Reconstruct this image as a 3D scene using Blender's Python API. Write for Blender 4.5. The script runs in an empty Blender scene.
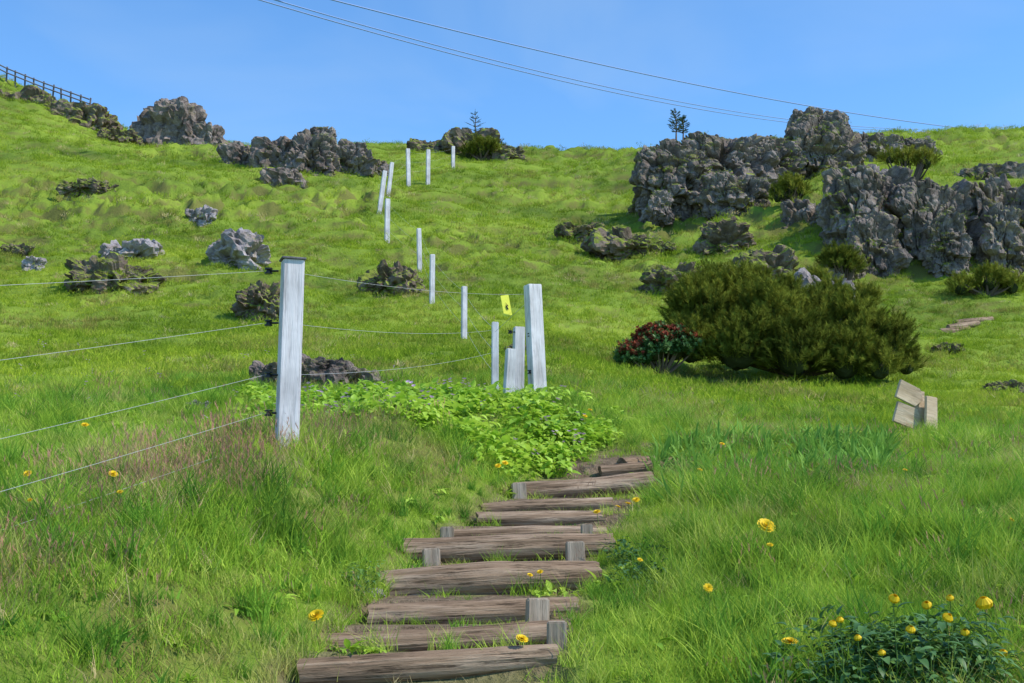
import bpy, math, numpy as np, mathutils
from mathutils import Vector
F=1280.0; PITCH=math.radians(8.0); CP,SP=math.cos(PITCH),math.sin(PITCH)
R=np.random.default_rng(7)
scene=bpy.context.scene
scene.view_settings.view_transform='Standard'; scene.view_settings.look='None'; scene.view_settings.exposure=0

# ---------------------------------------------------------------- noise
def _h(ix,iy,iz,seed):
    a=(ix.astype(np.int64)*73856093)^(iy.astype(np.int64)*19349663)^(iz.astype(np.int64)*83492791)^(seed*2654435761)
    a=a&0xFFFFFFFF
    a=((a^(a>>16))*0x45d9f3b)&0xFFFFFFFF
    a=((a^(a>>16))*0x45d9f3b)&0xFFFFFFFF
    a=a^(a>>16)
    return a/4294967295.0
def vn(x,y,z,seed=0):
    fx,fy,fz=np.floor(x),np.floor(y),np.floor(z)
    tx,ty,tz=x-fx,y-fy,z-fz
    tx=tx*tx*(3-2*tx);ty=ty*ty*(3-2*ty);tz=tz*tz*(3-2*tz)
    r=0
    for i in(0,1):
        for j in(0,1):
            for k in(0,1):
                w=(tx if i else 1-tx)*(ty if j else 1-ty)*(tz if k else 1-tz)
                r=r+w*_h(fx+i,fy+j,fz+k,seed)
    return r*2-1
def fbm(x,y,z,oc=4,seed=0,g=.5):
    a=1.;s=0;t=0
    for o in range(oc):
        s=s+a*vn(x,y,z,seed+o*17);t+=a;a*=g
        x,y,z=x*2.03+5.1,y*2.03+1.7,z*2.03+9.2
    return s/t
def worley(x,y,z,seed=0):
    fx,fy,fz=np.floor(x),np.floor(y),np.floor(z)
    f1=np.full(x.shape,9.);f2=np.full(x.shape,9.);c=np.zeros(x.shape)
    for i in(-1,0,1):
        for j in(-1,0,1):
            for k in(-1,0,1):
                a,b,d=fx+i,fy+j,fz+k
                px=a+_h(a,b,d,seed);py=b+_h(a,b,d,seed+1);pz=d+_h(a,b,d,seed+2)
                q=np.sqrt((px-x)**2+(py-y)**2+(pz-z)**2)
                m=q<f1
                f2=np.where(m,f1,np.minimum(f2,q));c=np.where(m,_h(a,b,d,seed+3),c);f1=np.where(m,q,f1)
    return f1,f2,c
def sst(a,b,x):
    t=np.clip((x-a)/(b-a),0,1);return t*t*(3-2*t)

# ---------------------------------------------------------------- camera maths
def P(u,v,y):
    a=(u-512)/F;b=(341.5-v)/F
    dy=CP-b*SP;dz=SP+b*CP
    return np.array([a/dy*y,y,dz/dy*y])
def zoy(v):
    b=(341.5-v)/F
    return (SP+b*CP)/(CP-b*SP)

# ---------------------------------------------------------------- terrain
UC=np.array([-250,0,60,130,250,400,550,700,850,1024,1300.])
YR=np.array([12.6,18,24,28,33,38,40.5,44,50,56,62,70,78])
VT=np.array([
[430,418,414,410,408,410,414,436,444,450,455],
[390,378,376,374,370,370,374,400,406,411,416],
[352,345,345,345,346,348,352,386,388,388,390],
[325,320,320,320,322,328,335,352,356,360,360],
[290,286,287,288,291,296,305,322,326,330,330],
[258,255,255,255,255,260,265,272,285,288,286],
[245,242,242,243,248,254,260,262,232,226,220],
[224,222,223,224,230,240,245,240,190,184,180],
[190,190,192,194,202,210,222,214,168,162,158],
[158,162,166,172,180,188,200,190,152,146,143],
[124,142,148,160,164,168,178,162,143,137,134],
[90,110,130,150,152,154,162,150,139,134,130],
[60,84,106,142,148,143,153,151,140,135,132.]])
LY=np.linspace(math.log(12.6),math.log(78),240); UG=np.linspace(-250,1300,240)
_t=np.stack([np.interp(LY,np.log(YR),VT[:,j]) for j in range(len(UC))],1)
_g=np.stack([np.interp(UG,UC,_t[i]) for i in range(240)],0)
def blur(g,n,ax):
    k=np.hanning(2*n+3)[1:-1];k/=k.sum()
    g=np.moveaxis(g,ax,0);gp=np.concatenate([np.repeat(g[:1],n,0),g,np.repeat(g[-1:],n,0)],0)
    o=sum(k[i]*gp[i:i+g.shape[0]] for i in range(2*n+1))
    return np.moveaxis(o,0,ax)
_g=blur(blur(_g,7,0),12,1)
STEPS=[(298,557,673,657,5.10,29),(316,572,645,632,5.50,28),(368,577,616,606,5.95,27),(380,598,588,577,6.45,33),
       (403,613,556,546,7.0,28),(450,607,536,531,7.5,16),(477,602,522,518,7.95,17),(480,612,510,505,8.4,14),(514,652,494,484,8.95,22),(600,660,472,466,9.7,12)]
sy=[];sz=[]
for (a,b,va,vb,y,t) in STEPS:
    sy.append(y+.06);sz.append(P(500,(va+vb)/2,y)[2])
sy=np.array(sy);sz=np.array(sz)
kc_y=np.concatenate([[-60,0,3.4],sy,[10.6,11.6,13.5]]);kc_z=np.concatenate([[-14,-1.6,-1.05],sz,[.58,.78,1.2]])
ky=[-60,0,3.4];kz=[-14,-1.6,-1.05]
for i in range(len(sy)):
    th=.058
    ky+=[sy[i]-.05,sy[i]+.03];kz+=[sz[i]-th,sz[i]+th*.72]
ky+=[10.6,11.6,13.5];kz+=[.58,.78,1.2]
def xc(y): return np.interp(y,[-5,4.5,5.1,7,8.95,10,12.6],[-.8,-.42,-.33,-.02,.5,.95,2.2])
def H(x,y,detail=True):
    x=np.asarray(x,float);y=np.asarray(y,float)
    yy=np.clip(y,12.6,78)
    u=512+F*x/np.maximum(np.clip(y,12.6,9e9),1)
    u=np.clip(u,-249,1299)
    fi=(np.log(yy)-LY[0])/(LY[1]-LY[0]);fj=(u-UG[0])/(UG[1]-UG[0])
    i=np.clip(fi.astype(int),0,238);j=np.clip(fj.astype(int),0,238);a=fi-i;b=fj-j
    v=(_g[i,j]*(1-a)+_g[i+1,j]*a)*(1-b)+(_g[i,j+1]*(1-a)+_g[i+1,j+1]*a)*b
    zf=zoy(v)*yy
    zf=zf-np.maximum(0,y-78)*.12-np.clip((y-78)/10,0,1)*1.0
    zf=np.where(y>78,np.maximum(zf,-20),zf)
    dx=x-xc(y)
    base=np.interp(y,kc_y,kc_z)
    stp=np.interp(y,ky,kz)
    left=.06+.43*sst(.55,1.35,-dx)-.16*sst(1.6,3.2,-dx)+.5*sst(4,30,-dx)
    left=left*(1-.45*sst(8.2,10.5,y))
    right=.05+.12*sst(.6,1.6,dx)+.08*sst(2,4,dx)-.3*sst(6,30,dx)
    right=right*(1-.9*sst(7.8,10.3,y))-.10*sst(1.8,3.2,dx)*sst(8.5,10.5,y)
    bank=base+np.where(dx<0,left,right)
    cm=sst(.62,.47,np.abs(dx))*(y<10.2)*(y>4.4)
    zn=bank*(1-cm)+stp*cm
    w=sst(9.8,13.2,y)
    z=zn*(1-w)+zf*w
    if detail:
        z0=np.zeros_like(x)
        n1=fbm(x*1.1,y*1.1,z0,4,3)
        near=.07*n1+.025*fbm(x*4,y*4,z0,2,9)
        wf=sst(14,34,y)*sst(400,100,y)
        q=fbm(x*.22,y*.22,z0,2,11)
        hum=(.55-np.abs(fbm(x*.8+q,y*1.0,z0,3,21))*2.2)
        hum2=(.5-np.abs(fbm(x*1.7,y*1.9+q,z0,2,27))*2.)
        ter=fbm(x*.35,y*1.1,z0,3,31)
        patch=sst(-.3,.3,fbm(x*.12,y*.12,z0,2,41))
        far=(.44*hum+.20*hum2)*(.15+patch)+.40*ter+.3*q
        z=z+(near*(1-wf)*(1-cm)+far*wf*(.35+.65*sst(24,50,y)))
    return z
YM=np.exp(np.linspace(math.log(2.2),math.log(100),1400))
def hit(u,v):
    a=(u-512)/F;b=(341.5-v)/F
    kx=a/(CP-b*SP);kz_=(SP+b*CP)/(CP-b*SP)
    hh=H(kx*YM,YM);m=np.nonzero(hh>=kz_*YM)[0]
    if len(m)==0:return None
    y=YM[m[0]];return np.array([kx*y,y,float(hh[m[0]])])

# ---------------------------------------------------------------- mesh helpers
def mkmesh(name,V,T,smooth=False,mat=None):
    V=np.ascontiguousarray(V,np.float32);T=np.ascontiguousarray(T,np.int32)
    k=T.shape[1];me=bpy.data.meshes.new(name)
    me.vertices.add(len(V));me.vertices.foreach_set('co',V.ravel())
    me.loops.add(T.size);me.loops.foreach_set('vertex_index',T.ravel())
    me.polygons.add(len(T));me.polygons.foreach_set('loop_start',np.arange(0,T.size,k,dtype=np.int32))
    me.polygons.foreach_set('use_smooth',np.full(len(T),smooth))
    if mat:
        me.materials.append(mat)
    me.update(calc_edges=True);me.validate()
    return me
def obj(name,me,parent=None,loc=(0,0,0),rot=(0,0,0)):
    o=bpy.data.objects.new(name,me);scene.collection.objects.link(o)
    o.location=loc;o.rotation_euler=rot
    if parent:o.parent=parent
    return o
def empty(name,loc=(0,0,0)):
    o=bpy.data.objects.new(name,None);scene.collection.objects.link(o);o.location=loc;o.empty_display_size=.1;return o
def frames(D,spin=None):
    D=D/np.linalg.norm(D,axis=1,keepdims=True)
    r=R.normal(size=D.shape);t=np.cross(D,r);t/=np.linalg.norm(t,axis=1,keepdims=True)
    b=np.cross(D,t);return np.stack([t,b,D],2)
def stamp(tv,tt,pos,D,scl):
    M=frames(D);n=len(pos)
    V=np.einsum('nij,kj->nki',M,tv)*scl[:,None,None]+pos[:,None,:]
    T=tt[None]+(np.arange(n)*len(tv))[:,None,None]
    return V.reshape(-1,3),T.reshape(-1,3)
def join(parts):
    Vs=[];Ts=[];o=0
    for v,t in parts:
        Vs.append(v);Ts.append(t+o);o+=len(v)
    return np.concatenate(Vs),np.concatenate(Ts)

# ---------------------------------------------------------------- materials
def newmat(name):
    m=bpy.data.materials.new(name);m.use_nodes=True;nt=m.node_tree;nt.nodes.clear();return m,nt
def nd(nt,t,**k):
    n=nt.nodes.new(t)
    for a,b in k.items():setattr(n,a,b)
    return n
def noise(nt,vec,scale,detail=4,rough=.55,dist=0):
    n=nd(nt,'ShaderNodeTexNoise');n.inputs['Scale'].default_value=scale;n.inputs['Detail'].default_value=detail
    n.inputs['Roughness'].default_value=rough;n.inputs['Distortion'].default_value=dist
    if vec is not None:nt.links.new(vec,n.inputs['Vector'])
    return n.outputs['Fac']
def ramp(nt,fac,st):
    r=nd(nt,'ShaderNodeValToRGB');e=r.color_ramp.elements
    while len(e)<len(st):e.new(.5)
    for x,(p,c) in zip(e,st):
        x.position=p;x.color=(*c,1) if len(c)==3 else c
    nt.links.new(fac,r.inputs[0]);return r.outputs[0]
def g3(v):return (v,v,v)
def mix(nt,f,a,b,mode='MIX'):
    m=nd(nt,'ShaderNodeMix',data_type='RGBA',blend_type=mode)
    if isinstance(f,(int,float)):m.inputs[0].default_value=f
    else:nt.links.new(f,m.inputs[0])
    for s,x in((6,a),(7,b)):
        if isinstance(x,tuple):m.inputs[s].default_value=(*x,1)
        else:nt.links.new(x,m.inputs[s])
    return m.outputs[2]
def math_(nt,op,a,b=None):
    m=nd(nt,'ShaderNodeMath',operation=op)
    for i,x in enumerate((a,b)):
        if x is None:continue
        if isinstance(x,(int,float)):m.inputs[i].default_value=x
        else:nt.links.new(x,m.inputs[i])
    return m.outputs[0]
def finish(nt,col,rough=.8,bump=None,bs=.5,bd=.02,spec=.3,trans=0,tcol=None,simple=False):
    o=nd(nt,'ShaderNodeOutputMaterial')
    if simple:
        p=nd(nt,'ShaderNodeBsdfDiffuse');nt.links.new(col,p.inputs[0])
    else:
        p=nd(nt,'ShaderNodeBsdfPrincipled')
        if isinstance(col,tuple):p.inputs['Base Color'].default_value=(*col,1)
        else:nt.links.new(col,p.inputs['Base Color'])
        p.inputs['Roughness'].default_value=rough;p.inputs['Specular IOR Level'].default_value=spec
    if bump is not None:
        b=nd(nt,'ShaderNodeBump');b.inputs['Strength'].default_value=bs;b.inputs['Distance'].default_value=bd
        nt.links.new(bump,b.inputs['Height']);nt.links.new(b.outputs[0],p.inputs['Normal'])
    out=p.outputs[0]
    if trans>0:
        t=nd(nt,'ShaderNodeBsdfTranslucent')
        tc=tcol if tcol is not None else col
        if isinstance(tc,tuple):t.inputs[0].default_value=(*tc,1)
        else:nt.links.new(tc,t.inputs[0])
        m=nd(nt,'ShaderNodeMixShader');m.inputs[0].default_value=trans
        nt.links.new(out,m.inputs[1]);nt.links.new(t.outputs[0],m.inputs[2]);out=m.outputs[0]
    nt.links.new(out,o.inputs[0])
def wpos(nt):return nd(nt,'ShaderNodeNewGeometry').outputs['Position']
def leafmat(name,dark,mid,light,straw=None,strawamt=.0,trans=.35,pscale=.35,spec=.25,rough=.55,simple=False,rk=.18):
    m,nt=newmat(name);p=wpos(nt)
    a=noise(nt,p,pscale,2);b=noise(nt,p,pscale*6,2)
    rnd=nd(nt,'ShaderNodeObjectInfo').outputs['Random']
    f=math_(nt,'ADD',math_(nt,'MULTIPLY',a,.5),math_(nt,'MULTIPLY',b,.35))
    f=math_(nt,'ADD',f,math_(nt,'MULTIPLY',rnd,rk))
    c=ramp(nt,f,[(.36,dark),(.52,mid),(.68,light)])
    if straw:
        s=noise(nt,p,pscale*2.2,3);s2=math_(nt,'ADD',s,math_(nt,'MULTIPLY',rnd,.22))
        k=ramp(nt,s2,[(.66-strawamt,g3(0)),(.84-strawamt,g3(.8))])
        c=mix(nt,k,c,straw)
    finish(nt,c,rough,spec=spec,trans=trans,simple=simple);return m
M_grass=leafmat('grass_near',(.13,.24,.03),(.30,.46,.045),(.47,.60,.09),(.50,.43,.17),.0,simple=True,rk=.24)
M_grassdk=leafmat('grass_lush',(.09,.21,.03),(.17,.34,.04),(.26,.45,.055),simple=True)
M_grassdry=leafmat('grass_dry',(.38,.29,.12),(.52,.42,.20),(.60,.50,.27),trans=.25,simple=True)
M_grassfar=leafmat('grass_hill',(.13,.22,.02),(.265,.37,.03),(.42,.51,.05),(.32,.26,.09),.03,pscale=.16,simple=True,rk=.22)
M_red=leafmat('grass_seedhead',(.38,.18,.13),(.46,.25,.16),(.50,.33,.19),trans=.2,simple=True)
M_broad=leafmat('broad_leaf',(.20,.38,.03),(.34,.54,.045),(.48,.66,.08),pscale=1.2,trans=.4,spec=.3,rough=.5,rk=.25)
M_lance=leafmat('lance_leaf',(.11,.25,.04),(.20,.38,.06),(.31,.48,.09),pscale=1.2,trans=.35,spec=.12,rough=.7)
M_dark=leafmat('globeflower_leaf',(.04,.11,.03),(.08,.18,.045),(.16,.30,.06),pscale=2,trans=.25,spec=.35,rough=.5)
M_pine=leafmat('pine_needles',(.085,.11,.018),(.20,.23,.032),(.36,.36,.06),pscale=.8,trans=.2,simple=True)
M_conifer=leafmat('conifer_needles',(.04,.07,.03),(.07,.11,.04),(.10,.14,.05),pscale=.8,trans=.1,simple=True)
M_rhodo=leafmat('rhododendron_flower',(.15,.045,.025),(.27,.065,.04),(.34,.13,.07),pscale=2,trans=.2,simple=True)
def solid(name,c,rough=.6,trans=0):
    m,nt=newmat(name);n=noise(nt,wpos(nt),60,2);finish(nt,mix(nt,n,tuple(x*.8 for x in c),c),rough,trans=trans);return m
M_yellow=solid('dandelion_yellow',(.9,.62,.01),.6,.2)
M_purple=solid('purple_petals',(.60,.38,.62),.6,.2)
M_stem=solid('stem_green',(.16,.28,.05),.6,.2)
M_black=solid('insulator_plastic',(.02,.02,.022),.35)
M_wire=solid('fence_wire',(.50,.50,.50),.4)
M_cable=solid('cable_steel',(.22,.32,.58),.5)
M_sign=solid('sign_yellow',(.85,.85,.10),.5)
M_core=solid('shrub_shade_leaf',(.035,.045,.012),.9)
M_twig=solid('twig_bark',(.14,.10,.07),.9)
def woodmat(name,c1,c2,c3,sc=(18,18,1.2),bump=.6,crack=.5):
    m,nt=newmat(name);tc=nd(nt,'ShaderNodeTexCoord').outputs['Object']
    mp=nd(nt,'ShaderNodeMapping');mp.inputs['Scale'].default_value=sc;nt.links.new(tc,mp.inputs[0])
    oi=nd(nt,'ShaderNodeObjectInfo').outputs['Random']
    cb=nd(nt,'ShaderNodeCombineXYZ');r10=math_(nt,'MULTIPLY',oi,37.)
    nt.links.new(r10,cb.inputs[0]);nt.links.new(r10,cb.inputs[2]);nt.links.new(cb.outputs[0],mp.inputs[1])
    v=mp.outputs[0]
    a=noise(nt,v,1,6,.65,.3);b=noise(nt,v,3.5,4,.7);l=noise(nt,tc,2.2,4,.6)
    c=ramp(nt,a,[(.3,c1),(.5,c2),(.72,c3)])
    cr=ramp(nt,b,[(.36,g3(.0)),(.46,g3(1))])
    c=mix(nt,crack,c,mix(nt,cr,tuple(x*.25 for x in c1),c))
    st=ramp(nt,l,[(.35,g3(.66)),(.65,g3(1.05))])
    c=mix(nt,1.,c,st,'MULTIPLY')
    hgt=math_(nt,'ADD',a,math_(nt,'MULTIPLY',b,.6))
    finish(nt,c,.85,hgt,bump,.012,spec=.15);return m
M_post=woodmat('weathered_post_wood',(.56,.50,.50),(.76,.71,.725),(.88,.83,.85),crack=.32,bump=.5)
M_log=woodmat('log_wood',(.13,.08,.048),(.31,.21,.135),(.52,.39,.28),sc=(1.4,22,22),bump=1.,crack=.8)
M_stake=woodmat('stake_wood',(.32,.24,.17),(.52,.41,.31),(.68,.57,.45))
M_board=woodmat('sign_board_wood',(.42,.30,.18),(.60,.45,.30),(.74,.60,.43),sc=(2,14,14),crack=.3)
M_fdark=woodmat('dark_fence_wood',(.12,.11,.12),(.20,.18,.19),(.26,.24,.25))

def rockmat(name,c1,c2,c3,grass=True,gth=.62):
    m,nt=newmat(name);ge=nd(nt,'ShaderNodeNewGeometry');p=ge.outputs['Position']
    a=noise(nt,p,.9,6,.65,.4);b=noise(nt,p,6,5,.7);l=noise(nt,p,1.6,5,.65)
    f=math_(nt,'ADD',math_(nt,'MULTIPLY',a,.6),math_(nt,'MULTIPLY',b,.4))
    c=ramp(nt,f,[(.36,c1),(.5,c2),(.66,c3)])
    lich=ramp(nt,l,[(.52,g3(0)),(.66,g3(.6))])
    c=mix(nt,lich,c,(.27,.20,.13))
    if grass:
        sx=nd(nt,'ShaderNodeSeparateXYZ');nt.links.new(ge.outputs['Normal'],sx.inputs[0])
        gn=math_(nt,'ADD',sx.outputs[2],math_(nt,'MULTIPLY',math_(nt,'SUBTRACT',l,.5),1.4))
        k=ramp(nt,gn,[(gth,g3(0)),(gth+.16,g3(1))])
        gc=ramp(nt,b,[(.35,(.10,.13,.025)),(.65,(.27,.31,.05))])
        c=mix(nt,k,c,gc)
    hb=math_(nt,'ADD',math_(nt,'MULTIPLY',b,.6),math_(nt,'MULTIPLY',noise(nt,p,22,3,.7),.25))
    finish(nt,c,.92,hb,1.,.12,spec=.12);return m
M_rock=rockmat('limestone',(.07,.052,.045),(.20,.16,.14),(.42,.35,.31),True,.80)
M_rockc=rockmat('crag_limestone',(.065,.05,.042),(.19,.155,.135),(.42,.355,.315),True,.68)
M_rockm=rockmat('mossy_limestone',(.065,.048,.035),(.16,.12,.09),(.30,.245,.195),True,.35)
M_rockl=rockmat('pale_limestone',(.14,.115,.115),(.32,.28,.28),(.52,.48,.49),True,.90)

m,nt=newmat('meadow_ground');ge=nd(nt,'ShaderNodeNewGeometry');p=ge.outputs['Position']
a=noise(nt,p,.16,3);b=noise(nt,p,1.1,4,.65);cfine=noise(nt,p,14,4,.7)
f=math_(nt,'ADD',math_(nt,'MULTIPLY',a,.5),math_(nt,'ADD',math_(nt,'MULTIPLY',b,.25),math_(nt,'MULTIPLY',cfine,.25)))
gc=ramp(nt,f,[(.34,(.08,.13,.02)),(.5,(.18,.26,.03)),(.66,(.29,.37,.045))])
sx=nd(nt,'ShaderNodeSeparateXYZ');nt.links.new(ge.outputs['Normal'],sx.inputs[0])
steep=math_(nt,'MULTIPLY',math_(nt,'SUBTRACT',.93,sx.outputs[2]),1.3)
br=ramp(nt,math_(nt,'ADD',steep,math_(nt,'ADD',math_(nt,'MULTIPLY',b,.6),math_(nt,'MULTIPLY',cfine,.4))),[(.60,g3(0)),(.78,g3(.75))])
gc=mix(nt,br,gc,(.13,.11,.04))
at=nd(nt,'ShaderNodeAttribute',attribute_name='dirt')
dc=ramp(nt,cfine,[(.3,(.08,.055,.035)),(.7,(.24,.18,.12))])
gc=mix(nt,at.outputs['Fac'],gc,dc)
finish(nt,gc,.95,cfine,.8,.05,spec=.1);M_ground=m

# ---------------------------------------------------------------- ground sheet
rows=[-60,-30,-15,-8,-4,-2,-1,0,.6,1.2,1.8,2.3]
y=2.6
while y<4.2:rows.append(y);y+=.1
while y<10.4:rows.append(y);y+=.035
while y<88:rows.append(y);y*=1.0075
while y<3000:rows.append(y);y*=1.14
rows=np.array(rows)
sc=np.concatenate([[-40,-15,-7,-4,-2.5,-1.6,-1.2,-1,-.85,-.75,-.68],np.arange(-.62,.62,.0034),[.66,.72,.8,.9,1.1,1.5,2.4,4,7,15,40]])
X=sc[None]*(np.maximum(rows[:,None],0)*.8+3.0);Y=np.repeat(rows[:,None],len(sc),1)
Z=H(X,Y)
nr,nc=X.shape
idx=np.arange(nr*nc).reshape(nr,nc)
Q=np.stack([idx[:-1,:-1],idx[:-1,1:],idx[1:,1:],idx[1:,:-1]],-1).reshape(-1,4)
me=mkmesh('ground',np.stack([X,Y,Z],-1).reshape(-1,3),Q,True,M_ground)
dx=np.abs(X-xc(Y));dirt=sst(.66,.42,dx)*(Y<10.6)*(Y>4.0)
dirt=dirt*(.75+.25*(fbm(X*3,Y*3,X*0,2,5)>0))
at=me.attributes.new('dirt','FLOAT','POINT');at.data.foreach_set('value',dirt.ravel().astype(np.float32))
obj('ground',me)

# ---------------------------------------------------------------- instancer
def clump_collection(name,meshes):
    c=bpy.data.collections.new(name)
    for i,mm in enumerate(meshes):
        o=bpy.data.objects.new('%s_variant_%02d'%(name,i),mm);c.objects.link(o)
    return c
def instancer(name,coll,pos,rot,scl,idx):
    me=bpy.data.meshes.new(name);me.vertices.add(len(pos));me.vertices.foreach_set('co',np.ascontiguousarray(pos,np.float32).ravel())
    a=me.attributes.new('irot','FLOAT_VECTOR','POINT');a.data.foreach_set('vector',np.ascontiguousarray(rot,np.float32).ravel())
    a=me.attributes.new('iscl','FLOAT','POINT');a.data.foreach_set('value',np.ascontiguousarray(scl,np.float32))
    a=me.attributes.new('iidx','INT','POINT');a.data.foreach_set('value',np.ascontiguousarray(idx,np.int32))
    o=obj(name,me)
    ng=bpy.data.node_groups.new(name+'_nodes','GeometryNodeTree')
    ng.interface.new_socket('Geometry',in_out='INPUT',socket_type='NodeSocketGeometry')
    ng.interface.new_socket('Geometry',in_out='OUTPUT',socket_type='NodeSocketGeometry')
    gi=ng.nodes.new('NodeGroupInput');go=ng.nodes.new('NodeGroupOutput')
    ci=ng.nodes.new('GeometryNodeCollectionInfo');ci.inputs['Collection'].default_value=coll
    ci.inputs['Separate Children'].default_value=True;ci.inputs['Reset Children'].default_value=True
    ip=ng.nodes.new('GeometryNodeInstanceOnPoints');ip.inputs['Pick Instance'].default_value=True
    def na(n,t):
        q=ng.nodes.new('GeometryNodeInputNamedAttribute');q.data_type=t;q.inputs['Name'].default_value=n;return q.outputs['Attribute']
    er=ng.nodes.new('FunctionNodeEulerToRotation')
    L=ng.links.new
    L(gi.outputs[0],ip.inputs['Points']);L(ci.outputs[0],ip.inputs['Instance'])
    L(na('iidx','INT'),ip.inputs['Instance Index']);L(na('irot','FLOAT_VECTOR'),er.inputs[0]);L(er.outputs[0],ip.inputs['Rotation'])
    L(na('iscl','FLOAT'),ip.inputs['Scale']);L(ip.outputs[0],go.inputs[0])
    md=o.modifiers.new('scatter','NODES');md.node_group=ng
    return o
def blades(n,rad,h0,h1,w,lean=.5,seg=3):
    V=[];T=[]
    for i in range(n):
        r=rad*math.sqrt(R.random());a=R.random()*6.283;bx,by=r*math.cos(a),r*math.sin(a)
        h=h0+(h1-h0)*R.random()**1.3;d=R.random()*6.283;l=lean*(.3+R.random())*h
        fa=R.random()*6.283;wx,wy=math.cos(fa)*w*.5,math.sin(fa)*w*.5
        o=len(V)
        for s in range(seg):
            t=s/seg;k=(1-t**2*.7);q=l*t*t;zz=h*(t-.18*t*t*lean)
            cx,cy=bx+math.cos(d)*q,by+math.sin(d)*q
            V.append((cx-wx*k,cy-wy*k,zz-.02));V.append((cx+wx*k,cy+wy*k,zz-.02))
        V.append((bx+math.cos(d)*l,by+math.sin(d)*l,h*(1-.18*lean)))
        for s in range(seg-1):
            b=o+2*s;T+= [(b,b+1,b+3),(b,b+3,b+2)]
        b=o+2*(seg-1);T.append((b,b+1,b+2))
    return np.array(V),np.array(T)
def seedstalks(n,rad,h0,h1):
    V=[];T=[]
    for i in range(n):
        r=rad*R.random();a=R.random()*6.28;x,y=r*math.cos(a),r*math.sin(a);h=h0+(h1-h0)*R.random()
        lx,ly=R.normal(0,.05,2);o=len(V);w=.001
        V+=[(x-w,y,0),(x+w,y,0),(x+lx,y+ly,h)];T.append((o,o+1,o+2))
        for k in range(6):
            t=h*(.78+.03*k);q=len(V);e=R.normal(0,.006,2);px,py=x+lx*t/h,y+ly*t/h
            V+=[(px-.0018,py,t),(px+.0018,py,t),(px+e[0],py+e[1],t+.016)];T.append((q,q+1,q+2))
    return np.array(V),np.array(T)
def frot(n,tilt=.15):
    r=np.zeros((n,3));r[:,2]=R.random(n)*6.283;r[:,0]=R.normal(0,tilt,n);r[:,1]=R.normal(0,tilt,n);return r
tm=[]
for i in range(6):tm.append(mkmesh('g',*blades(46,.12,.03,.105,.0045,.9),False,M_grass))
for i in range(2):tm.append(mkmesh('g',*blades(40,.08,.08,.20,.0045,.75),False,M_grass))
tm.append(mkmesh('g',*blades(30,.09,.04,.14,.0035,1.),False,M_grassdry))
tm.append(mkmesh('g',*seedstalks(9,.12,.10,.20),False,M_red))
tm.append(mkmesh('g',*blades(26,.10,.02,.06,.015,.9,2),False,M_grassdk))
tm.append(mkmesh('g',*blades(56,.07,.10,.22,.006,.8),False,M_grassdk))
cN=clump_collection('near_grass_clump',tm)
def samp(n,y0,y1,sw,pw=1.0):
    y=np.sqrt(y0*y0+(y1*y1-y0*y0)*R.random(n)**pw);x=(R.random(n)*2-1)*(sw*y+.8);return x,y
x,y=samp(23000,2.2,17,.5)
x2,y2=samp(8500,2.2,9,.5);x=np.concatenate([x,x2]);y=np.concatenate([y,y2])
k=~((np.abs(x-xc(y))<.50)&(y<10.1)&(y>4.3)&(R.random(len(x))>.08));x,y=x[k],y[k]
n=len(x);w=fbm(x*.5,y*.5,x*0,3,77);w2=fbm(x*1.9,y*1.9,x*0,3,57)
spot=np.exp(-((x+1.75)**2+(y-6.9)**2)/.35)+.8*np.exp(-((x+2.)**2+(y-4.7)**2)/.2)+.5*np.exp(-((x-2.6)**2+(y-11.)**2)/.6)+.4*np.exp(-((x+1.1)**2+(y-8.2)**2)/.25)
dryz=np.clip(sst(.15,.6,w)*.6+spot,0,1)
ix=R.integers(0,6,n);pr=R.random(n);tall=sst(.0,.35,w2)
ix=np.where(pr<.06+.30*tall,R.integers(6,8,n),ix);ix=np.where((pr>.84)&(pr<.90),10,ix);ix=np.where((pr>.965-.04*tall),11,ix)
pr=R.random(n);ix=np.where(pr<.03+.35*dryz,8,ix);ix=np.where((pr>.99-.30*np.clip(spot,0,1)-.05*dryz),9,ix)
sc_=(.6+.6*R.random(n))*(1+.35*w)*(1+.45*w2)
dxx=np.abs(x-xc(y));sc_*=np.where((dxx<.75)&(y<10.4),.8,1)
instancer('near_grass',cN,np.stack([x,y,H(x,y)],1),frot(n),sc_,ix)
tm=[mkmesh('g',*blades(50,.27,.04,.12,.014,1.,2),False,M_grassfar) for i in range(5)]
tm.append(mkmesh('g',*blades(50,.2,.08,.22,.013,.8,2),False,M_grassfar))
tm.append(mkmesh('g',*blades(40,.22,.04,.13,.011,.9,2),False,M_grassdry))
cM=clump_collection('hill_grass_clump',tm)
x,y=samp(18000,14,42,.52);xb,yb=samp(19000,40,84,.52)
s1=.7+.4*R.random(len(x));s2=.9+.7*R.random(len(xb))
x=np.concatenate([x,xb]);y=np.concatenate([y,yb]);s=np.concatenate([s1,s2])
e=.2;sl=np.hypot((H(x+e,y)-H(x-e,y))/(2*e),(H(x,y+e)-H(x,y-e))/(2*e))
k=sl<.8+.3*R.random(len(x));x,y,s,sl=x[k],y[k],s[k],sl[k];n=len(x)
bp=sst(.1,.5,fbm(x*.3,y*.3,x*0,3,87))
ix=R.integers(0,6,n);ix=np.where(R.random(n)<.02+.14*(sl>.6)+.10*bp,6,ix)
GP=[np.stack([x,y,H(x,y)-.01],1)];GS=[s];GI=[ix]

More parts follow.
